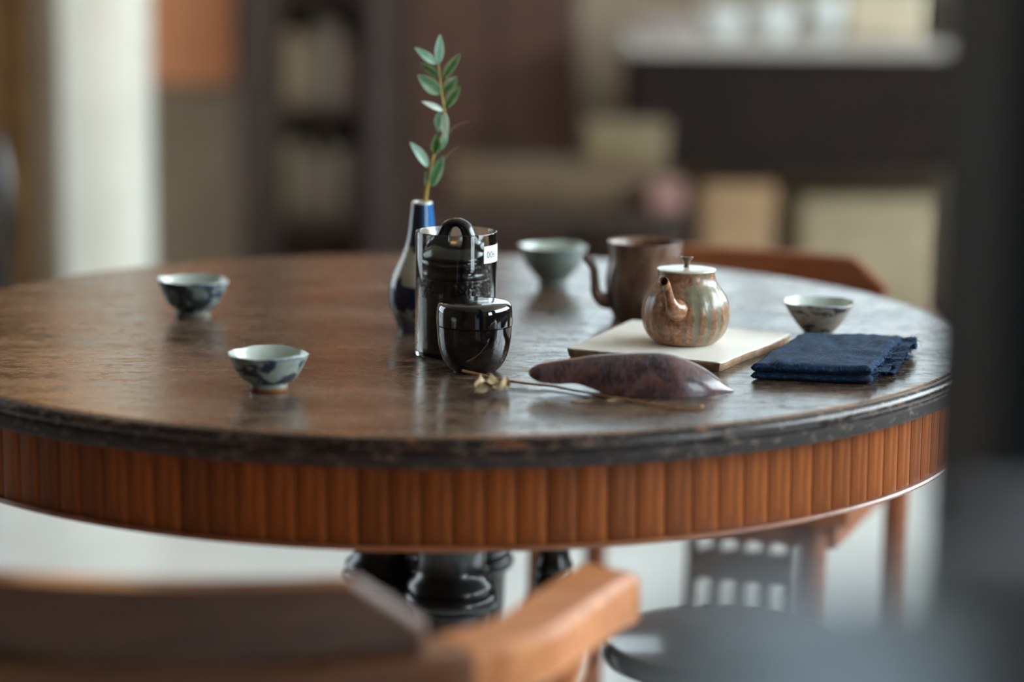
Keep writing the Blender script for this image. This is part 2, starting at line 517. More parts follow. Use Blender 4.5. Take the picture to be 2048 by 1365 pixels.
def column(x, y, r, name='pedestal_column'):
    k = r/.0425
    pr = [(0, .13), (.048, .13), (.050, .16), (.044, .18), (.036, .21), (.034, .30), (.036, .36), (.0385, .40), (.0385, .432), (.0395, .462), (.0405, .473), (.047, .4775), (.049, .484),
          (.047, .490), (.0425, .4935), (.0455, .497), (.044, .502), (.0375, .508), (.0350, .520), (.0355, .532), (.039, .546), (.0425, .552), (.0405, .556), (.044, .560), (.0425, .565), (.0455, .570), (.046, .5875), (.044, .60), (.044, TZ-.0755), (0, TZ-.0755)]
    o = mk(name, *lathe([(a*k, b) for a, b in pr], 40), M_black, table, angle=50)
    o.location = (x, y, 0); return o
column(.0143, -.05, .0425)
column(-.053, .03, .0425)
column(.124, .02, .019)
column(.035, .10, .0425)
mk('pedestal_base', *lathe([(0, .10), (.17, .10), (.185, .105), (.188, .12), (.18, .13), (0, .13)], 48), M_black, table)
for i in range(4):
    a = pi/4+pi/2*i
    V, Fc = sweep(bez([(.10, 0, .085), (.22, 0, .075), (.30, 0, .04), (.36, 0, .025)], 5), lerp_list([(.026, .022), (.024, .02), (.02, .016), (.022, .012)], 16), 10)
    f = mk('foot', *xf((V, Fc), (0, 0, a)), M_black, table)
    mk('bun', *xf(lathe([(0, 0), (.018, 0), (.022, .008), (.02, .018), (0, .02)], 20), (0, 0, 0), (.355*cos(a), .355*sin(a), 0)), M_black, f)

# ================================================================ cups
def cup(label, loc, r_rim, h, r_foot, foot_h, seed, prof=None, tilt=(0, 0), wob=.02, wav=.0010, foot=None, rz=0, ground=(168, 178, 168), sc=48, lo=.50, hi=.56, blue=(24, 38, 58)):
    M_out = mat_bluewhite('blue and white glaze', seed, ground=ground, foot=foot, foot_z=foot_h*.7, rim_z=h, scale=sc, lo=lo, hi=hi, blue=blue)
    t = .0018
    prof = prof or [(.66, .13), (.80, .42), (.91, .73), (1.0, 1.0)]
    out = [(0, foot_h*.55), (r_foot-.003, foot_h*.5), (r_foot-.0025, 0), (r_foot-.0008, 0), (r_foot, .0008), (r_foot*.97, foot_h*.8), (r_foot*1.02, foot_h)]
    pts = [(r_foot*1.02, foot_h)] + [(r_rim*a, foot_h+(h-foot_h)*b) for a, b in prof]
    sm = bez([(a, 0, b) for a, b in pts], 6)
    wall = [(p.x, p.z) for p in sm][1:]
    inner = [(max(0, r-t*(1.3-.6*i/len(wall))), z + (.0006 if i == len(wall)-1 else 0)) for i, (r, z) in enumerate(wall)]
    lip = [(r_rim-.0002, h+.0006), (r_rim-.0009, h+.0010)]
    allp = out + wall + lip + inner[::-1] + [(r_foot*.6, foot_h+.0025), (0, foot_h+.0015)]
    n_out = len(out)+len(wall)
    rnd = random.Random(seed); ph = [rnd.uniform(0, 6.28) for _ in range(4)]
    def md(a, r, z):
        f = max(0, z/h)
        k = 1 + wob*f*(.5*cos(2*a+ph[0])+.5*cos(3*a+ph[1])+.25*cos(7*a+ph[2]))
        return r*k, z + f*f*wav*(cos(3*a+ph[3])+.7*cos(2*a+ph[1])+.35*cos(9*a))
    n = 72; V, Fc = lathe(allp, n, md)
    fm = []
    rows = len(allp)-1
    for i, f in enumerate(Fc): fm.append(0 if i < n*(n_out) else 1)
    o = mk('tea_cup', V, Fc, None, None, True, [M_out, M_cupin], fm, angle=60)
    o.location = loc; o.rotation_euler = (tilt[0], tilt[1], rz)
    o['label'] = label; o['category'] = 'cup'; o['group'] = 'blue and white tea cups on the table'
    return o
cup('small blue and white tea cup with orange foot, nearest to the camera on the table', (-.1507, -.3509, TZ), .0358, .0332, .0172, .0075, 3, tilt=(0, 0), wav=.0006, wob=.015, foot=(150, 92, 52), rz=.6, sc=40, lo=.52, hi=.57)
cup('blue patterned tea cup standing alone at the far left of the table', (-.259, .0564, TZ), .0378, .0375, .0190, .0078, 11, wav=.0008, tilt=(0, radians(1.5)), sc=46, lo=.45, hi=.52, ground=(150, 164, 158), foot=(168, 160, 140))
cup('pale grey green tea cup standing farthest back, left of the open brown pot', (.1305, .2844, TZ), .0392, .0455, .0165, .0070, 21, prof=[(.60, .20), (.82, .50), (.93, .80), (1.0, 1.0)], wav=.0006, sc=40, lo=.60, hi=.66, ground=(126, 138, 130))
cup('blue patterned conical tea cup standing behind the folded navy cloth', (.3845, -.0570, TZ), .0362, .0360, .0150, .0060, 34, prof=[(.58, .22), (.76, .52), (.90, .80), (1.0, 1.0)], wav=.0005, sc=62, lo=.50, hi=.56, ground=(168, 162, 150))

# ================================================================ vase and sprig
V, Fc = lathe([(p.x, p.z) for p in bez([(.018, 0, .0005), (.0235, 0, 0), (.0245, 0, .003), (.0275, 0, .011), (.0318, 0, .022), (.0336, 0, .037), (.0320, 0, .052), (.0262, 0, .067), (.0185, 0, .083), (.0142, 0, .099), (.0122, 0, .116), (.0106, 0, .1308)], 5)]
              + [(.0102, .1318), (.0085, .1318), (.0078, .130), (.0085, .11), (.008, .09), (0, .088)], 48)
vase = mk('bottle_vase', V, Fc, mat_vase())
vase.location = (-.0176, -.026, TZ); vase.rotation_euler = (0, 0, .2)
vase['label'] = 'slender blue and cream porcelain bottle vase holding a green sprig, behind the glass cylinder'; vase['category'] = 'vase'

def sp(u, v, dy=0):                         # sprig sketch units (1/3.4125 px at 1958 px per metre)
    return Vector(((700+u/3.4125-843)/1958, dy, .1318+(402-(40+v/3.4125))/1958*1.0))
sprig = thing('leafy_sprig', 'green eucalyptus like sprig with oval leaves rising from the blue bottle vase', 'plant', (-.0176, -.026, TZ))
M_stem = simple('yellow green stem', (214, 178, 78), (180, 152, 66), 80, .5)
M_tend = simple('brown tendril', (170, 130, 96), rough=.6)
stem_p = bez([sp(470, 1560, .003), sp(512, 1215), sp(532, 1080), sp(548, 985), sp(575, 900, .002), sp(612, 820, .003), sp(640, 720, .002), sp(638, 630), sp(622, 540), sp(608, 440), sp(594, 310)], 6)
mk('stem', *sweep(stem_p, lerp_list([.0019, .0017, .0014, .0012, .0009, .0006], len(stem_p)), 8), M_stem, sprig)
def leafmat(name, a, b):
    t = NT(name); n = t.noise(t.co.outputs['Object'], 120, 3)
    t.b.inputs['Subsurface Weight'].default_value = .35; t.b.inputs['Subsurface Radius'].default_value = (.001, .0015, .001); t.b.inputs['Subsurface Scale'].default_value = 1.0
    c = t.ramp(n, [(.35, b), (.65, a)])
    t.b.inputs['Transmission Weight'].default_value = 0
    return t.fin(c, .42, sheen=.15)
M_l = [leafmat('pale green leaf', (148, 184, 164), (120, 156, 136)), leafmat('green leaf', (106, 136, 100), (84, 112, 82)), leafmat('dark green leaf', (80, 96, 54), (54, 70, 40)), leafmat('silvery leaf', (216, 232, 214), (190, 210, 192))]
def leaf(b, t, w, mi, d0=0, d1=0, roll=0, curl=.0015, label=None):
    A = sp(b[0], b[1], d0); B = sp(t[0], t[1], d1); ax = B-A; L = ax.length; ax.normalize()
    w = w/3.4125/1958/2
    side = ax.cross(Vector((0, 1, 0))).normalized(); nr = ax.cross(side)
    side = side*cos(roll)+nr*sin(roll); nr = ax.cross(side)
    V, Fc = [], []; n = 9
    for s in (1, -1):
        for i in range(n+1):
            u = i/n; ww = w*max(.02, (sin(pi*min(1, u**.85))**.8 if 0 < u < 1 else .03))
            for j in (-1, -.5, 0, .5, 1):
                p = A+ax*L*u+side*ww*j+nr*(curl*sin(pi*u)*1.2 + abs(j)*ww*.28 + s*.00018*(1-abs(j)*.9))
                V.append(p)
    h = (n+1)*5
    for i in range(n):
        for j in range(4):
            a_ = i*5+j; Fc.append((a_, a_+1, a_+6, a_+5)); Fc.append((h+a_+5, h+a_+6, h+a_+1, h+a_))
    for i in range(n):
        Fc.append((i*5, (i+1)*5, h+(i+1)*5, h+i*5)); Fc.append((i*5+4, h+i*5+4, h+(i+1)*5+4, (i+1)*5+4))
    mk('leaf', V, Fc, M_l[mi], sprig, label=label)
leaf((592, 312), (603, 108), 64, 0, 0, -.002, .1)
leaf((582, 310), (432, 196), 58, 0, 0, -.006, .2)
leaf((622, 412), (740, 238), 62, 2, 0, .008, -.2)
leaf((602, 402), (467, 306), 52, 2, 0, .010, .3)
leaf((610, 508), (452, 376), 96, 1, 0, -.008, .15, label='broad green leaf')
leaf((628, 500), (720, 394), 76, 2, 0, .006, -.1)
leaf((640, 605), (741, 455), 72, 2, 0, .004, -.2)
leaf((628, 622), (480, 553), 40, 3, 0, -.010, .3, label='silvery edge-on leaf')
leaf((636, 630), (648, 800), 66, 3, 0, -.006, .3)
leaf((600, 630), (598, 765), 52, 0, .002, -.004, .4)
leaf((655, 770), (618, 885), 44, 0, 0, -.003, .2)
leaf((578, 918), (590, 762), 72, 2, 0, -.008, -.1, label='darkest leaf, facing the camera')
leaf((532, 1005), (403, 828), 70, 0, 0, -.006, .5)
leaf((548, 1135), (632, 918), 78, 1, 0, -.003, -.15)
leaf((518, 1145), (512, 1035), 30, 1, 0, .004, .2)
for pts in ([(648, 795), (680, 755), (720, 722), (765, 703), (802, 696)], [(640, 945), (668, 912), (700, 885), (735, 862)]):
    pp = bez([sp(u, v, .006) for u, v in pts], 4)
    mk('tendril', *sweep(pp, lerp_list([.0008, .0006, .0004], len(pp)), 6), M_tend, sprig)

# ================================================================ glass cylinder with the black vessel
gx, gy = .0164, -.163
glass = thing('glass_cylinder', 'clear glass cylinder with a white 006 number tag, enclosing the black ringed vessel', 'glass', (gx, gy, TZ))
mk('glass_wall', *lathe([(0, 0), (.0372, 0), (.0386, .0008), (.0391, .0024), (.0391, .1188), (.0388, .1196), (.0382, .1198), (.0376, .1196), (.0373, .1188), (.0373, .0052), (.0360, .0042), (0, .0040)], 96), M_glass, glass, angle=30)
M_tag = NT('white sticker').fin((236, 240, 240), .5)
M_ink = NT('tag ink').fin((40, 46, 52), .5)
rt = .03935
a0, a1 = radians(41.5), radians(98)
def cyl_pt(ang, z, r=rt): return (r*sin(ang), -r*cos(ang), z)
V, Fc = [], []
for k in range(17):
    a = a0+(a1-a0)*k/16
    V += [cyl_pt(a, .0920), cyl_pt(a, .1085), cyl_pt(a, .1085, rt-.0002), cyl_pt(a, .0920, rt-.0002)]
for k in range(16):
    for j in range(4):
        b = k*4; Fc.append((b+j, b+4+j, b+4+(j+1) % 4, b+(j+1) % 4))
Fc += [(0, 1, 2, 3), (67, 66, 65, 64)]
mk('number_tag', V, Fc, M_tag, glass, label='white sticker reading 006')
cu = bpy.data.curves.new('tag_text', 'FONT'); cu.body = '0061'; cu.size = .0088; cu.resolution_u = 4; cu.space_character = 1.06
to = bpy.data.objects.new('tag_text_src', cu); COL.objects.link(to)
dg = bpy.context.evaluated_depsgraph_get()
me = bpy.data.meshes.new_from_object(to.evaluated_get(dg)); bpy.data.objects.remove(to)
bm = bmesh.new(); bm.from_mesh(me)
for v in bm.verts:
    a = radians(47.0)+v.co.x/rt; p = cyl_pt(a, .0971+v.co.y, rt+.00008); v.co = Vector(p)
bm.to_mesh(me); bm.free(); me.materials.clear(); me.materials.append(M_ink)
tt = bpy.data.objects.new('digits', me); COL.objects.link(tt); tt.parent = glass
# small frosted mark near the foot of the glass
V, Fc = [], []
rr = random.Random(5)
for (aa, zz, w, h) in [(-1.30, .026, .10, .0016), (-1.22, .0235, .05, .004), (-1.34, .021, .08, .0022), (-1.26, .017, .07, .003), (-1.20, .0135, .06, .002), (-1.33, .0125, .05, .003)]:
    q = len(V)
    V += [cyl_pt(aa-w/2, zz-h/2), cyl_pt(aa+w/2, zz-h*.4), cyl_pt(aa+w*.45, zz+h/2), cyl_pt(aa-w*.4, zz+h*.6)]; Fc.append((q, q+1, q+2, q+3))
mk('frosted_mark', V, Fc, M_tag, glass, smooth=False)

ves = thing('black_vessel', 'black ringed vessel with a pierced loop handle standing inside the glass cylinder', 'vessel', (gx-.0002, gy, TZ+.0042))
body = [(0, 0), (.0325, 0), (.0338, .0015), (.0338, .050), (.0334, .052), (.0334, .0715), (.0342, .0728), (.0344, .0745), (.0334, .0758), (.0328, .078), (.0330, .0815),
        (.0343, .0825), (.0343, .0850), (.0330, .0860), (.0326, .0875), (.0338, .0885), (.0340, .0905), (.0330, .0918), (.0290, .0945), (.0235, .0980), (.012, .1005), (0, .101)]
mk('body', *lathe(body, 72), M_vessel, ves, angle=50)
# raised ornament band
def relief(a, r, z):
    n1 = noise.noise(Vector((cos(a)*16, sin(a)*16, z*480))); n2 = noise.noise(Vector((cos(a)*30+5, sin(a)*30, z*700)))
    return r + (.0010*max(-.3, n1)+.0006*n2 if .0527 < z < .0705 else -.0010), z
mk('relief_band', *lathe([(.0339, .0525)]+[(.0345, .0528+.0176*k/22) for k in range(23)]+[(.0339, .0708)], 260, relief),
   simple('dark bronze relief', (58, 46, 42), (24, 20, 20), 160, .28, metal=.4, bump=.3), ves, angle=80)
hz = [(.0215, .0900, .0120, .0125), (.0170, .0955, .0120, .0115), (.0152, .1020, .0090, .0100), (.0128, .1105, .0066, .0088), (.0098, .1180, .0060, .0082), (.0055, .1222, .0048, .0078)]
hp = [(-a, 0, b) for a, b, c, d in hz]+[(0, 0, .1238)]+[(a, 0, b) for a, b, c, d in hz[::-1]]
pp = bez(hp, 5)
rad = lerp_list([(c, d) for a, b, c, d in hz]+[(.0042, .0076)]+[(c, d) for a, b, c, d in hz[::-1]], len(pp))
h = mk('loop_handle', *sweep(pp, rad, 20, up=Vector((0, 1, 0))), M_vessel, ves, angle=60)
h.rotation_euler = (0, 0, radians(-14))

# ================================================================ black tea caddy
caddy = thing('tea_caddy', 'glossy black lacquer tea caddy with flat rounded lid, in front of the glass cylinder', 'caddy', (.0333, -.2491, TZ))
mk('body', *lathe([(p.x, p.z) for p in bez([(0, 0, .0), (.018, 0, .0), (.0205, 0, .0006), (.0245, 0, .0035), (.0292, 0, .0105), (.0325, 0, .0200), (.0342, 0, .0310), (.0350, 0, .0428)], 6)] + [(.0335, .0431), (0, .0431)], 96), M_gloss, caddy, angle=50)
mk('lid', *lathe([(0, .0433), (.0348, .0433), (.03535, .0436), (.0355, .0442)] + [(p.x, p.z) for p in bez([(.0355, 0, .0444), (.0354, 0, .0520), (.0349, 0, .0590), (.0332, 0, .0630), (.0300, 0, .0650), (.0220, 0, .0662), (.011, 0, .0667), (.0003, 0, .0668)], 6)], 96), M_gloss, caddy, angle=50)

# ================================================================ brown open pot
pot = thing('open_pot', 'brown stoneware pot with open mouth and curved spout, without a lid, behind the small teapot', 'pot', (.2172, .0582, TZ))
op = bez([(.028, 0, 0), (.0315, 0, .0003), (.0338, 0, .004), (.0378, 0, .014), (.0405, 0, .026), (.0412, 0, .038), (.0402, 0, .050), (.0384, 0, .060), (.0381, 0, .068), (.0392, 0, .077), (.0398, 0, .0805)], 5)
out = [(0, .0003)]+[(p.x, p.z) for p in op]+[(.0394, .0818), (.0382, .0815), (.0366, .078), (.0355, .068), (.0375, .05), (.0385, .035), (.034, .012), (.026, .004), (0, .0035)]
def pm(a, r, z): return r*(1+.004*cos(16*a)*min(1, z*30)*(1 if z < .07 else .2)+.006*cos(2*a+1)), z
mk('body', *lathe(out, 96, pm), M_stone, pot, angle=60)
def spout(path, radii, bore, name, mat, parent):
    P = bez(path, 6); rad = lerp_list(radii, len(P))
    Q = P + [P[-1]+(P[-1]-P[-2])*.05] + P[::-1][1:9]
    rr_ = rad + [rad[-1]*.86] + [bore]*8
    Q[len(P)] = P[-1]+(P[-1]-P[-2]).normalized()*.0004
    V, Fc = [], []
    n = 18; prev = None; S = []
    for i, p in enumerate(P):
        t = (P[min(i+1, len(P)-1)]-P[max(i-1, 0)]).normalized()
        s = t.cross(Vector((0, 1, 0))) if prev is None else prev-t*prev.dot(t)
        if s.length < 1e-4: s = t.cross(Vector((1, 0, 0)))
        s.normalize(); prev = s.copy(); S.append((s, s.cross(t)))
    fr = S + [S[-1]] + S[::-1][1:9]
    for p, r, (s, u) in zip(Q, rr_, fr):
        for k in range(n):
            a = 2*pi*k/n; V.append(p+s*r*cos(a)+u*r*sin(a))
    for i in range(len(Q)-1):
        for k in range(n):
            k2 = (k+1) % n; Fc.append((i*n+k, i*n+k2, (i+1)*n+k2, (i+1)*n+k))
    Fc.append(tuple(range(n-1, -1, -1))); Fc.append(tuple(range((len(Q)-1)*n, len(Q)*n)))
    return mk(name, V, Fc, mat, parent, angle=60)
spout([(-.034, -.006, .019), (-.044, -.008, .020), (-.0515, -.010, .0275), (-.0535, -.011, .040), (-.0550, -.012, .053), (-.0590, -.013, .0610), (-.0640, -.014, .0665)],
      [.0095, .0080, .0058, .0048, .0044, .0044, .0048], .0030, 'spout', M_stone, pot)

# ================================================================ white slab and small teapot
def slab():
    top = [(.1228, -.1966), (.1455, -.146), (.1720, -.085), (.1965, -.0285), (.2500, -.054), (.3000, -.079), (.3470, -.1035), (.3490, -.1080), (.3220, -.163), (.2900, -.2160), (.2640, -.2660), (.2600, -.2690), (.2150, -.2445), (.1650, -.2185), (.1300, -.2010)]
    top = [(x*1.00746, -2.46275+(y+2.46275)*1.00746) for x, y in top]
    pts = []
    for i in range(len(top)):
        a = Vector(top[i]); b = Vector(top[(i+1) % len(top)])
        for k in range(9):
            p = a.lerp(b, k/9); nn = noise.noise(Vector((p.x*130, p.y*130, 0)))
            c = Vector((.2388, -.1328)); d = (p-c).normalized(); pts.append(p+d*nn*.0011)
    c = Vector((.2388, -.1328)); n = len(pts); V, Fc = [], []
    rings = [(.965, .0092, 0), (.992, .0091, .3), (1.0, .0080, 1), (.994, .0052, 1.6), (.984, .0024, 1), (.972, .0, 0)]
    for s, z, j in rings:
        for p in pts:
            q = c+(p-c)*s; nz = noise.noise(Vector((p.x*260, p.y*260, z*300)))
            d = (p-c).normalized()*nz*.0007*j
            V.append((q.x+d.x, q.y+d.y, max(0, z+nz*.0005*j)))
    for r_ in range(len(rings)-1):
        for k in range(n): Fc.append((r_*n+k, (r_+1)*n+k, (r_+1)*n+(k+1) % n, r_*n+(k+1) % n))
    V.append((c.x, c.y, .0092)); V.append((c.x, c.y, 0))
    for k in range(n):
        Fc.append((len(V)-2, k, (k+1) % n)); Fc.append((len(V)-1, (len(rings)-1)*n+(k+1) % n, (len(rings)-1)*n+k))
    fm = []
    for f in Fc:
        zs = [V[i][2] for i in f]; fm.append(1 if (max(zs)+min(zs))/2 < .0083 else 0)
    return V, Fc, fm
t = NT('white glazed slab'); nn = t.noise(t.co.outputs['Object'], 18, 4)
M_slab = t.fin(t.ramp(nn, [(.3, (244, 240, 230)), (.7, (250, 248, 240))]), .45)
M_slabe = simple('rough brown clay edge', (196, 168, 138), (142, 104, 78), 90, .85, bump=.5)
V, Fc, fm = slab()
o = mk('white_slab', V, Fc, None, None, True, [M_slab, M_slabe], fm, angle=50)
o.location.z = TZ+.0002
o['label'] = 'cream white ceramic slab with rough brown edges, lying under the small teapot'; o['category'] = 'tray'

tp = thing('small_teapot', 'small brown and green ribbed teapot with flat lid standing on the white slab', 'teapot', (.2402, -.1453, TZ+.0095))
tb = bez([(.024, 0, 0), (.0285, 0, .0006), (.0330, 0, .004), (.0378, 0, .0095), (.0412, 0, .017), (.0427, 0, .0265), (.0425, 0, .0350), (.0402, 0, .0440), (.0352, 0, .0525), (.0302, 0, .0590), (.0280, 0, .0650), (.0275, 0, .0708)], 6)
def tm(a, r, z):
    e_ = min(1, z/.008)*(1-min(1, max(0, (z-.050)/.012)))
    c_ = cos(20*a)
    return r*(1+.006*e_*(abs(c_)**.5*(1 if c_ > 0 else -1))), z
mk('body', *lathe([(0, .0004)]+[(p.x, p.z) for p in tb]+[(.0262, .0712), (.0255, .069), (0, .069)], 240, tm), M_teapot, tp, angle=60)
M_lid = simple('pale glazed lid', (222, 218, 204), (196, 180, 158), 90, .25, bump=.1, coat=.4)
lid = mk('lid', *lathe([(0, .0708), (.0284, .0710), (.0289, .0718), (.0286, .0726), (.0270, .0730), (.016, .0738), (.008, .0742), (0, .0743)], 72), M_lid, tp, label='pale flat glazed lid')
mk('knob', *lathe([(0, .0738), (.0034, .0741), (.0026, .0756), (.0024, .0775), (.0032, .0800), (.0052, .0822), (.0064, .0834), (.0063, .0842), (.0050, .0845), (.0042, .0838), (0, .0836)], 32), M_stone, lid)
spout([(-.010, -.034, .037), (-.0140, -.0415, .0385), (-.0175, -.0475, .0425), (-.0208, -.0510, .0510), (-.0232, -.0535, .0600), (-.0258, -.0575, .0665), (-.0282, -.0620, .0690)],
      [.0115, .0098, .0068, .0044, .0040, .0043, .0050], .0034, 'spout', mat_stoneware_light(), tp)

# ================================================================ wooden scoop
S = [(.0798, -.352, .002, .0168, .0174), (.0804, -.352, .006, .0158, .0190), (.0835, -.352, .0085, .0132, .0222), (.0905, -.352, .011, .0105, .0255), (.1034, -.352, .012, .0094, .0280), (.1212, -.352, .0130, .0098, .0306),
     (.1323, -.352, .0155, .0072, .0324), (.1412, -.352, .018, .0040, .0334), (.1545, -.352, .021, .0012, .0346), (.1656, -.352, .0225, .0002, .0352), (.1878, -.352, .024, .0001, .0360), (.2102, -.352, .024, .0001, .0332),
     (.2331, -.3486, .021, .0001, .0236), (.2480, -.3465, .0155, .0001, .0136), (.2580, -.3448, .0085, .0001, .0058), (.2650, -.344, .0015, .0004, .0012)]
pth = bez([(s[0], s[1], 0) for s in S], 4); W = bez([(s[2], s[3], s[4]) for s in S], 4)
V, Fc = [], []; na = 16
for p, w in zip(pth, W):
    hw, zb, zt = max(.001, w.x), max(0, w.y), max(w.z, w.y+.0006)
    for k in range(na+1):
        a = pi*k/na; V.append((p.x, p.y-hw*cos(a), zb+(zt-zb)*sin(a)**.85))
    for k in range(na+1):
        a = pi*(1-k/na); V.append((p.x, p.y-max(.0004, hw-.0022)*cos(a), zb+.0+max(0, zt-zb-.0022)*sin(a)**.85))
m_ = 2*(na+1)
for i in range(len(pth)-1):
    for k in range(m_): Fc.append((i*m_+k, (i+1)*m_+k, (i+1)*m_+(k+1) % m_, i*m_+(k+1) % m_))
Fc.append(tuple(range(m_))); Fc.append(tuple(range((len(pth)-1)*m_+m_-1, (len(pth)-1)*m_-1, -1)))
t = NT('dark burnished scoop'); n1 = t.noise(t.mapped((1, 1.4, 1.4)), 40, 5, .6, .5); n2 = t.noise(t.mapped((3, 1, 1)), 120, 4, .6)
c = t.ramp(n1, [(.32, (42, 28, 28)), (.5, (78, 50, 46)), (.70, (128, 84, 68))])
c = t.mix(t.math('MULTIPLY', t.step(n2, .45, .62), .45), c, (96, 94, 112))
t.bump(t.math('ADD', n1, n2), .18, .0008)
o = mk('tea_scoop', V, Fc, t.fin(c, .27, coat=.25), angle=50)
o.location.z = TZ+.0002
o['label'] = 'dark purplish brown curved tea scoop with pointed tip lying face down'; o['category'] = 'scoop'

# ================================================================ dry twig with leaf
twig = thing('dry_twig', 'thin dry twig with a crumpled dead leaf, lying in front of the scoop', 'twig', (0, 0, TZ))
M_twig = simple('dry twig', (214, 160, 104), (170, 122, 76), 200, .6)
M_dry = simple('crumpled dry leaf', (222, 200, 160), (166, 138, 102), 150, .8, bump=.4)
pp = bez([(0.0220, -0.2839, 0.0060), (0.0437, -0.3050, 0.0050), (0.0632, -0.3222, 0.0040), (0.0894, -0.3341, 0.0030), (0.1022, -0.3382, 0.0025), (0.1210, -0.3551, 0.0020), (0.1396, -0.3716, 0.0020), (0.1515, -0.3838, 0.0018), (0.1637, -0.3915, 0.0016), (0.1992, -0.4247, 0.0014), (0.2236, -0.4349, 0.0014)], 6)
mk('stem', *sweep(pp, lerp_list([.0014, .0012, .0010, .0009, .0009, .0009], len(pp)), 8), M_twig, twig)
mk('bud', *xf(lathe([(0, -.003), (.0012, -.002), (.0018, 0), (.0012, .002), (0, .003)], 10), (0, radians(70), .4), (.2262, -.4260, .002)), M_twig, twig)
V, Fc = [], []; gn = 26
for s in (0, 1):
    for i in range(gn+1):
        for j in range(gn+1):
            u = i/gn*2-1; v = j/gn*2-1
            w = .016*(1-abs(u)**2.2*.75)
            P = Vector((u*.0165, v*w*.62, 0))
            n_ = Vector((noise.noise(Vector((u*2.2, v*2.2, 1))), noise.noise(Vector((u*2.2, v*2.2, 5))), noise.noise(Vector((u*2.6, v*2.6, 9)))))
            n2_ = noise.noise(Vector((u*6, v*6, 3)))
            P += Vector((n_.x*.003, n_.y*.003, n_.z*.006+n2_*.001+abs(v)**2*.007))
            P.z += .0068-(.0004 if s else 0)
            P.z = max(.0004 if not s else .0001, P.z)
            V.append(P)
g = gn+1
for i in range(gn):
    for j in range(gn):
        a = i*g+j; Fc.append((a, a+g, a+g+1, a+1)); a += g*g; Fc.append((a, a+1, a+g+1, a+g))
o = mk('dead_leaf', *xf((V, Fc), (0, 0, .5), (.0480, -.3680, 0)), M_dry, twig, label='pale crumpled dead leaf')
for x, y, a, L in ((.124, -.395, .2, .010), (.155, -.388, .5, .009), (.098, -.403, .1, .006)):
    V = [(-L, 0, .0001), (-L*.2, -L*.22, .0001), (L, 0, .0001), (0, L*.25, .0001)]
    V = V+[(p[0], p[1], .0009) for p in V]
    mk('flake', *xf((V, [(0, 3, 2, 1), (4, 5, 6, 7), (0, 1, 5, 4), (1, 2, 6, 5), (2, 3, 7, 6), (3, 0, 4, 7)]), (0, 0, a), (x, y, 0)), simple('pale flake', (196, 166, 128)), twig)

# ================================================================ navy cloth
cl = thing('folded_cloth', 'folded navy blue linen cloth with frayed edge, at the right beside the white slab', 'cloth', (0, 0, TZ))
M_cl = mat_cloth()
A = Vector((.2860, -.2900, 0)); B = Vector((.3940, -.3125, 0)); C_ = Vector((.4560, -.1340, 0)); D_ = Vector((.3580, -.1180, 0))
def fold(z0, z1, seed, grow=0.0, round_front=True, x_end=1.0, y0=0.0, ywave=0, name='fold', y1=1.0):
    nu, nv = 56, 64; V, Fc = [], []
    def base(u, v): return (A.lerp(B, u)).lerp(D_.lerp(C_, u), v)
    for s in (1, 0):
        for i in range(nu+1):
            for j in range(nv+1):
                u = i/nu; v = y0+(y1-y0)*j/nv
                rag = noise.noise(Vector((v*14, seed, 0)))*.035+noise.noise(Vector((v*60, seed, 3)))*.014
                u2 = u*(x_end+rag*u**3)
                eu = math.sqrt(max(0, 1-(1-min(1, u/.05))**2)) if u < .05 else 1.0
                er = 1.0 if u < .97 else max(.25, 1-(u-.97)/.03*.75)
                vv_ = (v-y0)/(y1-y0)
                ev = math.sqrt(max(0, 1-(1-min(1, vv_/.045))**2)) if vv_ < .045 else 1.0
                eb = 1.0 if vv_ < .97 else max(.3, 1-(vv_-.97)/.03*.7)
                e_ = max(.03, min(eu, ev, er, eb))
                mid = (z0+z1)/2; hh = (z1-z0)/2*e_
                wav = noise.noise(Vector((u*4, v*4, seed)))*.0022+noise.noise(Vector((u*11, v*9, seed+4)))*.0009+abs(noise.noise(Vector((u*5+v*4, v*3-u*2, seed+7))))*.0012
                if s == 0: wav *= .3
                z = mid+(hh if s else -hh)+(wav*(1.0) if z0 > 0 or s else 0)
                z += ywave*(u**4)*noise.noise(Vector((v*9, 1.5, seed)))*.009
                p = base(u2, v); V.append((p.x, p.y+.0006*noise.noise(Vector((u*8, 0, seed))), max(.0002, z)))
    g_ = nv+1; q = (nu+1)*g_
    for i in range(nu):
        for j in range(nv):
            a = i*g_+j; Fc.append((a, a+g_, a+g_+1, a+1)); a += q; Fc.append((a, a+1, a+g_+1, a+g_))
    for i in range(nu):
        a = i*g_; Fc.append((a, a+q, a+q+g_, a+g_)); a = i*g_+nv; Fc.append((a, a+g_, a+q+g_, a+q))
    for j in range(nv):
        a = j; Fc.append((a, a+1, a+q+1, a+q)); a = nu*g_+j; Fc.append((a, a+q, a+q+1, a+1))
    return mk(name, V, Fc, M_cl, cl, angle=80)
fold(.0003, .0072, 1.0, x_end=.985)
fold(.0072, .0158, 2.0, x_end=1.0, ywave=.3)
fold(.0080, .0098, 5.0, x_end=1.10, y0=.12, ywave=1.0, name='loose_layer')
fold(.0100, .0114, 8.0, x_end=1.16, y0=.42, ywave=1.2, name='loose_layer')
fold(.0040, .0056, 9.0, x_end=1.12, y0=.25, ywave=.8, name='loose_layer', y1=.97)
V, Fc = [], []; rr = random.Random(9)
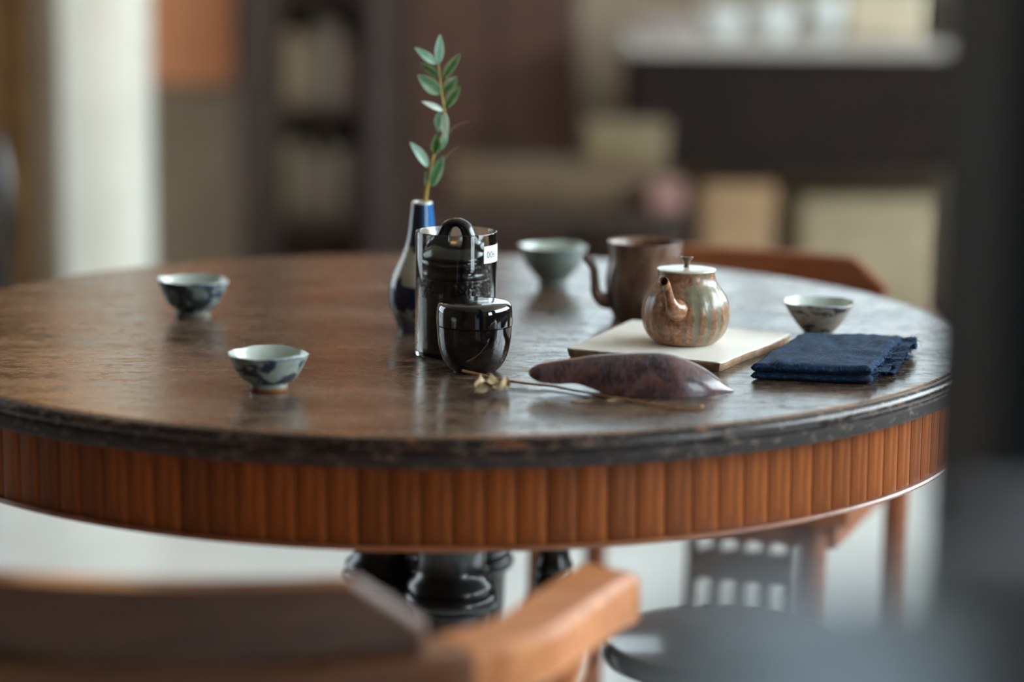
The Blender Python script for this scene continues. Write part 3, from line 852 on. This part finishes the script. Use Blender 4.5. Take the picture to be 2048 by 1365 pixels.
for k in range(260):
    v = rr.random()**.8; u = 1.0+.12*min(1, v*1.6)*rr.random()+rr.uniform(-.02, .02)
    p = (A.lerp(B, u)).lerp(D_.lerp(C_, u), v); z = rr.uniform(.002, .015)
    d = Vector((rr.uniform(.3, 1), rr.uniform(-.9, .5), rr.uniform(-.4, .6))).normalized()
    L = rr.uniform(.002, .006) if k > 14 else rr.uniform(.010, .017)
    P = [Vector((p.x, p.y, z))]
    for i in range(5):
        d = (d+Vector((rr.uniform(-.5, .5), rr.uniform(-.5, .5), rr.uniform(-.6, .35)))).normalized(); q = P[-1]+d*L/4
        q.z = max(.0006, q.z); P.append(q)
    part = sweep(P, lerp_list([.00035, .00018], 6), 4); o_ = len(V); V += part[0]; Fc += [tuple(i+o_ for i in f) for f in part[1]]
o = mk('frayed_threads', V, Fc, M_cl, cl); o['kind'] = 'stuff'

# ================================================================ armchairs
def rail_section(P, N, w, h0, h1, ext=0):
    pass
def ribbon(path, w_in, z0, z1, bev=.004):
    """flat rail: path = outer edge points (x,y); w_in inward width (list or value); between z0..z1"""
    P = [Vector((p[0], p[1], 0)) for p in path]; V, Fc = [], []; n = len(P)
    for i, p in enumerate(P):
        t = (P[min(i+1, n-1)]-P[max(i-1, 0)]).normalized(); nr = Vector((-t.y, t.x, 0))
        w = w_in[i] if isinstance(w_in, list) else w_in
        q = p+nr*w; b = bev
        ring = [p+nr*b+Vector((0, 0, z0)), p+Vector((0, 0, z0+b)), p+Vector((0, 0, z1-b)), p+nr*b+Vector((0, 0, z1)),
                q-nr*b+Vector((0, 0, z1)), q+Vector((0, 0, z1-b)), q+Vector((0, 0, z0+b)), q-nr*b+Vector((0, 0, z0))]
        V += ring
    for i in range(n-1):
        for k in range(8): Fc.append((i*8+k, (i+1)*8+k, (i+1)*8+(k+1) % 8, i*8+(k+1) % 8))
    Fc.append(tuple(range(7, -1, -1))); Fc.append(tuple(range((n-1)*8, n*8)))
    return V, Fc
def armchair(label, loc, rz, wood, splat_wood, group=None, splat=False, crest_m=None, half=.235, crest_t=.024, seat_z=.445, rail_m=None):
    """local frame: y towards the front of the seat; arm rail height .695"""
    c = thing('armchair', label, 'chair', loc, rz)
    z1 = .695; z0 = .658
    # bent rail, outer edge from left arm tip round the back to the right arm tip
    right = [(.0, -.262), (.10, -.258), (.16, -.243), (.215, -.215), (.262, -.165), (.288, -.100), (.315, -.030), (.325, -.012)]
    right = [(x*half/.235, y) for x, y in right]
    back = bez([(x, y, 0) for x, y in [(-a, b) for a, b in right[:0:-1]]+right], 5)
    n = len(back)
    seam = 20
    # rail in three pieces: back_rail and two arms
    path = [(p.x, p.y) for p in back]
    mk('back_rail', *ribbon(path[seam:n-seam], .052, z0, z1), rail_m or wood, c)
    for side in (0, 1):
        pts = path[:seam+1] if side == 0 else path[n-seam-1:]
        mk('arm', *ribbon(pts, .052, z0-.002, z1+.0005, .005), wood, c)
    # crest: curved board standing on the rail, chamfered upper corners
    V, Fc = [], []; m2 = 24; th = crest_t
    hw = .180
    for i in range(m2+1):
        s = -1+2*i/m2; x = s*hw; y = -.262+.034*s*s+.004
        top = z1+.054-(max(0, abs(x)-(hw-.046))/.046)*.034
        for (yy, zz) in ((y, z1+.0008), (y-.006, top-.004), (y-.004, top), (y+th-.008, top), (y+th-.004, top-.004), (y+th, z1+.0008)):
            V.append((x, yy, zz))
    for i in range(m2):
        for k in range(6): Fc.append((i*6+k, (i+1)*6+k, (i+1)*6+(k+1) % 6, i*6+(k+1) % 6))
    Fc.append((5, 4, 3, 2, 1, 0)); Fc.append(tuple(m2*6+k for k in range(6)))
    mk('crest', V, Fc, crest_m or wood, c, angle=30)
    # seat
    sx = min(.215, half*.95)
    V, Fc = box(-sx, sx, -.205, .12, seat_z-.03, seat_z, .010)
    mk('seat', V, Fc, wood, c)
    sz = seat_z-.0305
    mk('seat_rail', *join(box(-sx+.02, sx-.02, -.185, -.165, sz-.03, sz), box(-sx+.02, sx-.02, .08, .10, sz-.03, sz), box(-sx+.02, -sx+.04, -.164, .079, sz-.03, sz), box(sx-.04, sx-.02, -.164, .079, sz-.03, sz)), wood, c, smooth=False)
    for sx_, sy in ((-1, -1), (1, -1), (-1, 1), (1, 1)):
        if sy < 0: p = [(sx_*(sx-.01), -.214, .003), (sx_*(sx-.01), -.214, .40), (sx_*(sx-.01), -.222, .657)]
        else:
          fx = .17 if splat else sx-.012
          p = [(sx_*fx, .118, .003), (sx_*fx, .110, .36), (sx_*fx, .100, seat_z-.0305)]
        mk('leg', *sweep(bez(p, 4), lerp_list([.013, .016, .017, .015], 9), 10), wood, c)
    for sx_ in (-1, 1):
        xx = sx_*(half*1.19)
        mk('arm_post', *sweep([(sx_*(sx-.0), -.06, seat_z-.012), (xx, -.06, .657)], .011, 8), wood, c)
        mk('stretcher', *sweep([(sx_*(sx-.012), -.20, .16), (sx_*(.17 if splat else sx-.012), .11, .16)], .009, 8), wood, c)
    if splat:
        w = .075
        segs = [box(-w, w, -.222, -.208, .50, .657), box(-w, w, -.222, -.208, .302, .345), box(-w, w, -.222, -.208, .205, .232)]
        for k in range(5):
            xx = -w+.008+k*(2*w-.016)/4
            segs.append(box(xx-.008, xx+.008, -.222, -.208, .232, .302)); segs.append(box(xx-.008, xx+.008, -.222, -.208, .345, .50))
        mk('back_splat', *join(*segs), splat_wood, c, smooth=False)
        mk('stretcher', *sweep([(-sx+.012, -.213, .215), (sx-.012, -.213, .215)], .009, 8), wood, c)
    else:
        for k in range(5):
            xx = -.12+k*.06; mk('spindle', *sweep([(xx, -.19, seat_z-.005), (xx, -.224+.1*xx*xx, .657)], .006, 8), wood, c)
    return c
armchair('honey coloured wooden armchair in the near foreground, its back to the camera, left of centre', (-.173, -.690, 0), radians(-4), M_chair, M_chair_dark, crest_m=mat_wood('shade painted crest wood', (74, 42, 26), (104, 64, 42), (126, 82, 54), .30), rail_m=mat_wood('shade painted rail wood', (92, 54, 34), (122, 76, 48), (146, 96, 64), .4))  # crest and back rail darkened: shade of the camera side put into the wood colour
armchair('reddish brown wooden armchair behind the table, its curved back showing beyond the right rim', (.325, .455, 0), radians(158), M_chair_red, mat_wood('mid brown splat wood', (58, 38, 30), (84, 56, 44), (104, 72, 58), .5), splat=True, crest_m=M_chair_red, crest_t=.015, seat_z=.505)

# glossy round stool under the table
st_ = thing('round_stool', 'grey brown lacquered round stool standing under the right side of the table', 'stool', (0.298, -0.015, 0))
M_stool = simple('grey brown lacquer', (92, 80, 78), (78, 68, 68), 30, .14, coat=.6, bump=0)
mk('seat', *lathe([(0, .405), (.112, .405), (.123, .409), (.127, .419), (.125, .427), (.119, .430), (.113, .4285), (0, .4285)], 96), M_stool, st_)
for i in range(4):
    a = pi/4+pi/2*i
    mk('leg', *sweep([(.11*cos(a), .11*sin(a), 0.002), (.085*cos(a), .085*sin(a), .4045)], [.012, .014], 10), M_stool, st_)
mk('ring', *sweep([(.101*cos(2*pi*k/32), .101*sin(2*pi*k/32), .15) for k in range(33)], .006, 8, cap=False), M_stool, st_)

# grey blue upholstered chair very near the camera, lower right
uc = thing('upholstered_chair', 'grey blue fabric covered chair back, very blurred in the lower right corner', 'chair', (.285, -1.96, 0), radians(8))
M_up = simple('grey blue fabric', (188, 206, 222), (170, 188, 206), 60, .8, sheen=.3)
V, Fc = box(-.21, .21, .125, .185, .47, .998, .028, 4)
mk('backrest', V, Fc, M_up, uc)
th_ = thing('throw', 'dark plum throw draped over the grey blue chair back at the lower right', 'throw', (.285, -1.96, 0), radians(8))
M_throw = simple('dark plum wool', (58, 40, 60), (38, 28, 42), 40, .95, bump=.3, sheen=.3)
V, Fc = [], []; nx = 40; sec = [(.1185, .62), (.1185, .80), (.1185, .965), (.121, .990), (.130, 1.003), (.155, 1.006), (.180, 1.003), (.189, .990), (.1915, .965), (.1915, .85), (.1915, .70)]
for i in range(nx+1):
    x = -.118+.345*i/nx
    for o_ in (0, .005):
        for (y_, z_) in sec:
            f = .003*sin(i*1.1+z_*9)*(1 if z_ < .96 else .15); sgn = -1 if y_ < .155 else 1
            V.append((x+.004*sin(z_*20), y_+sgn*(abs(f)+o_ if abs(y_-.155) > .02 else 0), z_+(o_ if abs(y_-.155) < .03 else 0)+(.004*sin(i*.9) if z_ < .72 else 0)))
m_ = 22
for i in range(nx):
    for k in range(m_):
        pass
    for k in range(10):
        a = i*m_+k; Fc.append((a, a+m_, a+m_+1, a+1)); a += 11; Fc.append((a, a+1, a+m_+1, a+m_))
    for e_ in (0, 10): a = i*m_+e_; Fc.append((a, a+11, a+m_+11, a+m_))
for i in (0, nx):
    for k in range(10): a = i*m_+k; Fc.append((a, a+1, a+12, a+11))
mk('cloth', V, Fc, M_throw, th_, angle=80)
mk('seat', *box(-.22, .22, -.24, .12, .39, .47, .03, 4), M_up, uc)
for sx_, sy in ((-1, -1), (1, -1), (-1, 1), (1, 1)):
    mk('leg', *sweep([(sx_*.18, sy*.15-.03, .002), (sx_*.175, sy*.14-.03, .395)], [.012, .018], 10), M_black, uc)

# ================================================================ background furniture
# black bentwood chair at the left edge
bc = thing('black_chair', 'black bentwood chair at the left edge behind the table', 'chair', (-1.02, 2.0, 0), radians(10))
hoop = bez([(-.20, 0, .44), (-.215, .01, .62), (-.19, .03, .76), (-.10, .045, .805), (0, .05, .812), (.10, .045, .805), (.19, .03, .76), (.215, .01, .62), (.20, 0, .44)], 5)
mk('back_hoop', *sweep(hoop, .019, 12), M_black, bc)
hoop2 = bez([(-.11, .0, .44), (-.12, .02, .60), (0, .035, .68), (.12, .02, .60), (.11, .0, .44)], 5)
mk('inner_hoop', *sweep(hoop2, .010, 10), M_black, bc)
mk('seat', *xf(lathe([(0, .425), (.2, .425), (.215, .435), (.21, .448), (0, .445)], 40), (0, 0, 0), (0, -.13, 0)), M_black, bc)
for sx_, sy in ((-.14, .0), (.14, .0), (-.13, -.27), (.13, -.27)):
    mk('leg', *sweep([(sx_*1.15, sy*1.02, .002), (sx_, sy, .43)], [.012, .016], 10), M_black, bc)

# golden curtain at far left
cur = []
V, Fc = [], []; nx = 80
for j in range(2):
    for i in range(nx+1):
        x = -1.75+.66*i/nx; y = 4.12+.025*sin(i*.85)+.008*sin(i*2.1); V += [(x, y, .02 if j == 0 else 2.4), (x, y+.004, .02 if j == 0 else 2.4)]
q = (nx+1)*2
for i in range(nx):
    a = i*2; Fc += [(a, a+2, q+a+2, q+a), (a+1, q+a+1, q+a+3, a+3), (a, a+1, a+3, a+2), (q+a, q+a+2, q+a+3, q+a+1)]
Fc += [(0, q, q+1, 1), (nx*2, nx*2+1, q+nx*2+1, q+nx*2)]
o = mk('curtain', V, Fc, simple('golden brown curtain', (128, 92, 46), (96, 66, 34), 8, .85))
o['label'] = 'golden brown hanging curtain at the far left behind the white column'; o['category'] = 'curtain'

# terracotta cloth hanging
o = mk('wall_hanging', *box(-.86, -.57, 4.24, 4.26, .72, 1.9, .004), simple('terracotta cloth', (236, 158, 112), (220, 144, 100), 6, .8))
o['label'] = 'terracotta orange wall hanging between the white column and the dark post'; o['category'] = 'hanging'

o = mk('wall_hanging', *box(-.40, .06, 4.26, 4.275, 1.16, 2.3, .004), simple('added rust cloth', (220, 142, 98), (198, 124, 82), 6, .8))  # hanging added above the view so the table top reflects a warm colour
o['label'] = 'unseen rust coloured wall hanging above the dark bookcase, added for its reflection in the table top'; o['category'] = 'hanging'
# bookcase in the centre
M_shelf = mat_wood('dark shelf wood', (34, 23, 17), (50, 34, 26), (66, 46, 34), .5)
M_shelf_r = mat_wood('dark reddish cabinet wood', (52, 32, 22), (74, 48, 36), (92, 62, 46), .45)
bk = thing('bookcase', 'dark brown open bookcase standing left of the reddish cabinet', 'bookcase', (-.33, 4.08, 0))
for xx in (-.10, .13): mk('side_panel', *box(xx-.01, xx+.01, -.12, .16, 0, 1.10), M_shelf, bk, smooth=False)
for zz in (.04, .36, .66, .96, 1.08): mk('shelf', *box(-.09, .12, -.115, .155, zz, zz+.02), M_shelf, bk, smooth=False)
mk('back_panel', *box(-.09, .12, .14, .155, .06, 1.08), simple('olive brown panel', (116, 96, 74), (100, 84, 64), 10, .8), bk, smooth=False)
bcol = [(126, 110, 84), (96, 84, 70), (120, 104, 92), (88, 70, 56), (112, 104, 84), (70, 58, 50), (136, 118, 92)]
rr = random.Random(3); k = 0
bm_ = [simple('book cover', c_, rough=.7, bump=0) for c_ in bcol]
desc = ['olive', 'grey brown', 'mauve grey', 'dark tan', 'khaki', 'dark', 'straw coloured']
for zi, zz in enumerate((.38, .68)):
    xx = -.085
    while xx < .085:
        w = rr.uniform(.026, .044); h_ = rr.uniform(.16, .235); ci = k % 7
        o = mk('book', *box(xx, xx+w-.001, -.09, .06, 0, h_, .003), bm_[ci])
        o.location = (-.33, 4.08, zz)
        o['label'] = '%s book standing on the %s shelf in view of the bookcase' % (desc[ci], ['lower', 'upper'][zi]); o['category'] = 'book'; o['group'] = 'books on the bookcase'
        xx += w; k += 1

# reddish cabinet behind the table centre
cb = thing('cabinet', 'dark reddish brown low cabinet standing against the back wall behind the teapots', 'cabinet', (.20, 4.03, 0))
mk('carcass', *box(-.28, .16, -.16, .22, .06, 1.02, .004), M_shelf_r, cb, smooth=False)
mk('worktop', *box(-.29, .17, -.18, .22, 1.0205, 1.045, .004), M_shelf_r, cb, smooth=False)
for xx in (-.275, -.055):
    d = mk('door', *box(xx, xx+.205, -.176, -.1605, .09, .99, .004), M_shelf_r, cb, smooth=False)
    mk('knob', *xf(lathe([(0, 0), (.006, 0), (.005, .01), (.012, .016), (.01, .024), (0, .026)], 16), (radians(90), 0, 0), (xx+(.185 if xx < -.1 else .02), -.176, .6)), M_black, d)
for sx_ in (-.26, .14): mk('foot', *box(sx_-.02, sx_+.02, -.14, .2, 0, .0595), M_shelf_r, cb, smooth=False)

def crate(name, label, cat, x0, x1, y0, y1, z0, z1, colr, group=None, style='box'):
    t_ = thing(name, label, cat, ((x0+x1)/2, (y0+y1)/2, z0), 0, group)
    w, d_, h_ = (x1-x0)/2, (y1-y0)/2, z1-z0; mt = simple(name+' surface', colr, rough=.7)
    mk('body', *box(-w, w, -d_, d_, 0, h_*.8, .006), mt, t_)
    mk('lid', *box(-w-.004, w+.004, -d_-.004, d_+.004, h_*.8+.0005, h_, .005), mt, t_)
    return t_
# bench with boxes in front of the cabinet (tan and pink things in the middle ground)
bn = thing('low_bench', 'low dark wooden bench carrying the tan boxes, behind the table', 'bench', (.31, 3.2, 0))
mk('seat', *box(-.34, .27, -.16, .16, .485, .516, .004), M_shelf, bn, smooth=False)
for sx_ in (-.30, .23):
    for sy in (-.13, .13): mk('leg', *box(sx_-.02, sx_+.02, sy-.02, sy+.02, 0, .4845), M_shelf, bn, smooth=False)
crate('box', 'wide flat tan box lying on the low bench', 'box', .03, .53, 3.14, 3.34, .5165, .612, (112, 92, 68))
crate('box', 'pale straw coloured box stacked on the wide flat tan box', 'box', .345, .53, 3.16, 3.32, .6125, .705, (128, 112, 82))
crate('box', 'dusty pink box at the right front of the low bench', 'box', .485, .56, 3.05, 3.125, .5165, .585, (168, 124, 116))

# side table with bright wares under the window
sb = thing('sideboard', 'long dark sideboard with open lower shelf under the window, at the right', 'sideboard', (1.02, 3.72, 0))
M_sb_top = mat_wood('pale grey sideboard top', (150, 140, 132), (176, 168, 160), (196, 190, 182), .3)
mk('worktop', *box(-.56, .74, -.24, .24, .853, .883, .004), M_sb_top, sb, smooth=False)
mk('front_panel', *box(-.54, .72, -.22, -.20, .57, .8525, .004), simple('near black brown panel', (36, 27, 23), (28, 21, 18), 8, .8, spec=.15), sb, smooth=False)
for xx in (-.54, .70): mk('leg', *box(xx-.0, xx+.03, -.215, .21, .1655, .5695), M_shelf, sb, smooth=False)
mk('shelf', *box(-.545, .735, -.22, .22, .14, .165, .003), M_shelf, sb, smooth=False)
for xx in (-.52, .71):
    for sy in (-.18, .18): mk('foot', *box(xx-.02, xx+.02, sy-.02, sy+.02, 0, .1395), M_shelf, sb, smooth=False)
mk('back_panel', *box(-.54, .73, .20, .215, .57, .8525), M_shelf, sb, smooth=False)
crate('basket', 'tan basket at the left on the lower shelf of the sideboard', 'basket', .655, .835, 3.52, 3.82, .1655, .525, (176, 140, 102))
crate('basket', 'wide pale straw basket at the right on the lower shelf of the sideboard', 'basket', .905, 1.26, 3.52, 3.82, .1655, .49, (172, 156, 124))
# wares on the sideboard
M_wh = simple('white porcelain', (232, 236, 234), (220, 226, 224), 20, .2, bump=0, coat=.3)
def bowl(x, y, r, h_, label, mt=M_wh, name='bowl'):
    pr_ = [(0, .003), (r*.45, 0), (r*.5, .002), (r*.8, h_*.45), (r, h_), (r-.004, h_), (r*.76, h_*.5), (r*.4, .012), (0, .010)]
    o = mk(name, *lathe(pr_, 32), mt); o.location = (x, y, .8835); o['label'] = label; o['category'] = name; o['group'] = 'wares on the sideboard'
bowl(.70, 3.60, .060, .075, 'white bowl near the left end of the sideboard')
bowl(.83, 3.60, .062, .085, 'white bowl second from the left end of the sideboard')
bowl(.97, 3.66, .055, .11, 'tall white cup on the sideboard, right of the two white bowls', name='beaker')
crate('box', 'cream coloured box standing on the sideboard', 'box', 1.02, 1.22, 3.62, 3.78, .8835, 1.008, (214, 200, 172))
crate('box', 'pale mauve grey box at the left end of the sideboard', 'box', .50, .64, 3.55, 3.70, .8835, .933, (176, 164, 158))
crate('box', 'dark brown box standing on the right part of the sideboard', 'box', 1.25, 1.40, 3.70, 3.86, .8835, 1.008, (62, 48, 36))
# warm pendant lamps above the view
M_lamp = emis('paper lamp glow', (255, 190, 120), 4.0)
for (x, y, z, lb) in ((-.75, 3.3-.9, 1.75, 'round warm paper pendant lamp hanging at the left'), (-.1, 1.9, 2.0, 'round warm paper pendant lamp hanging in the middle')):
    L = thing('pendant_lamp', lb, 'lamp', (x, y, z))
    mk('shade', *lathe([(.03, -.11), (.10, -.085), (.14, -.03), (.14, .03), (.10, .085), (.03, .11)], 32), M_lamp, L)
    mk('cord', *sweep([(0, 0, .10), (0, 0, 2.8-z)], .003, 6), M_black, L)
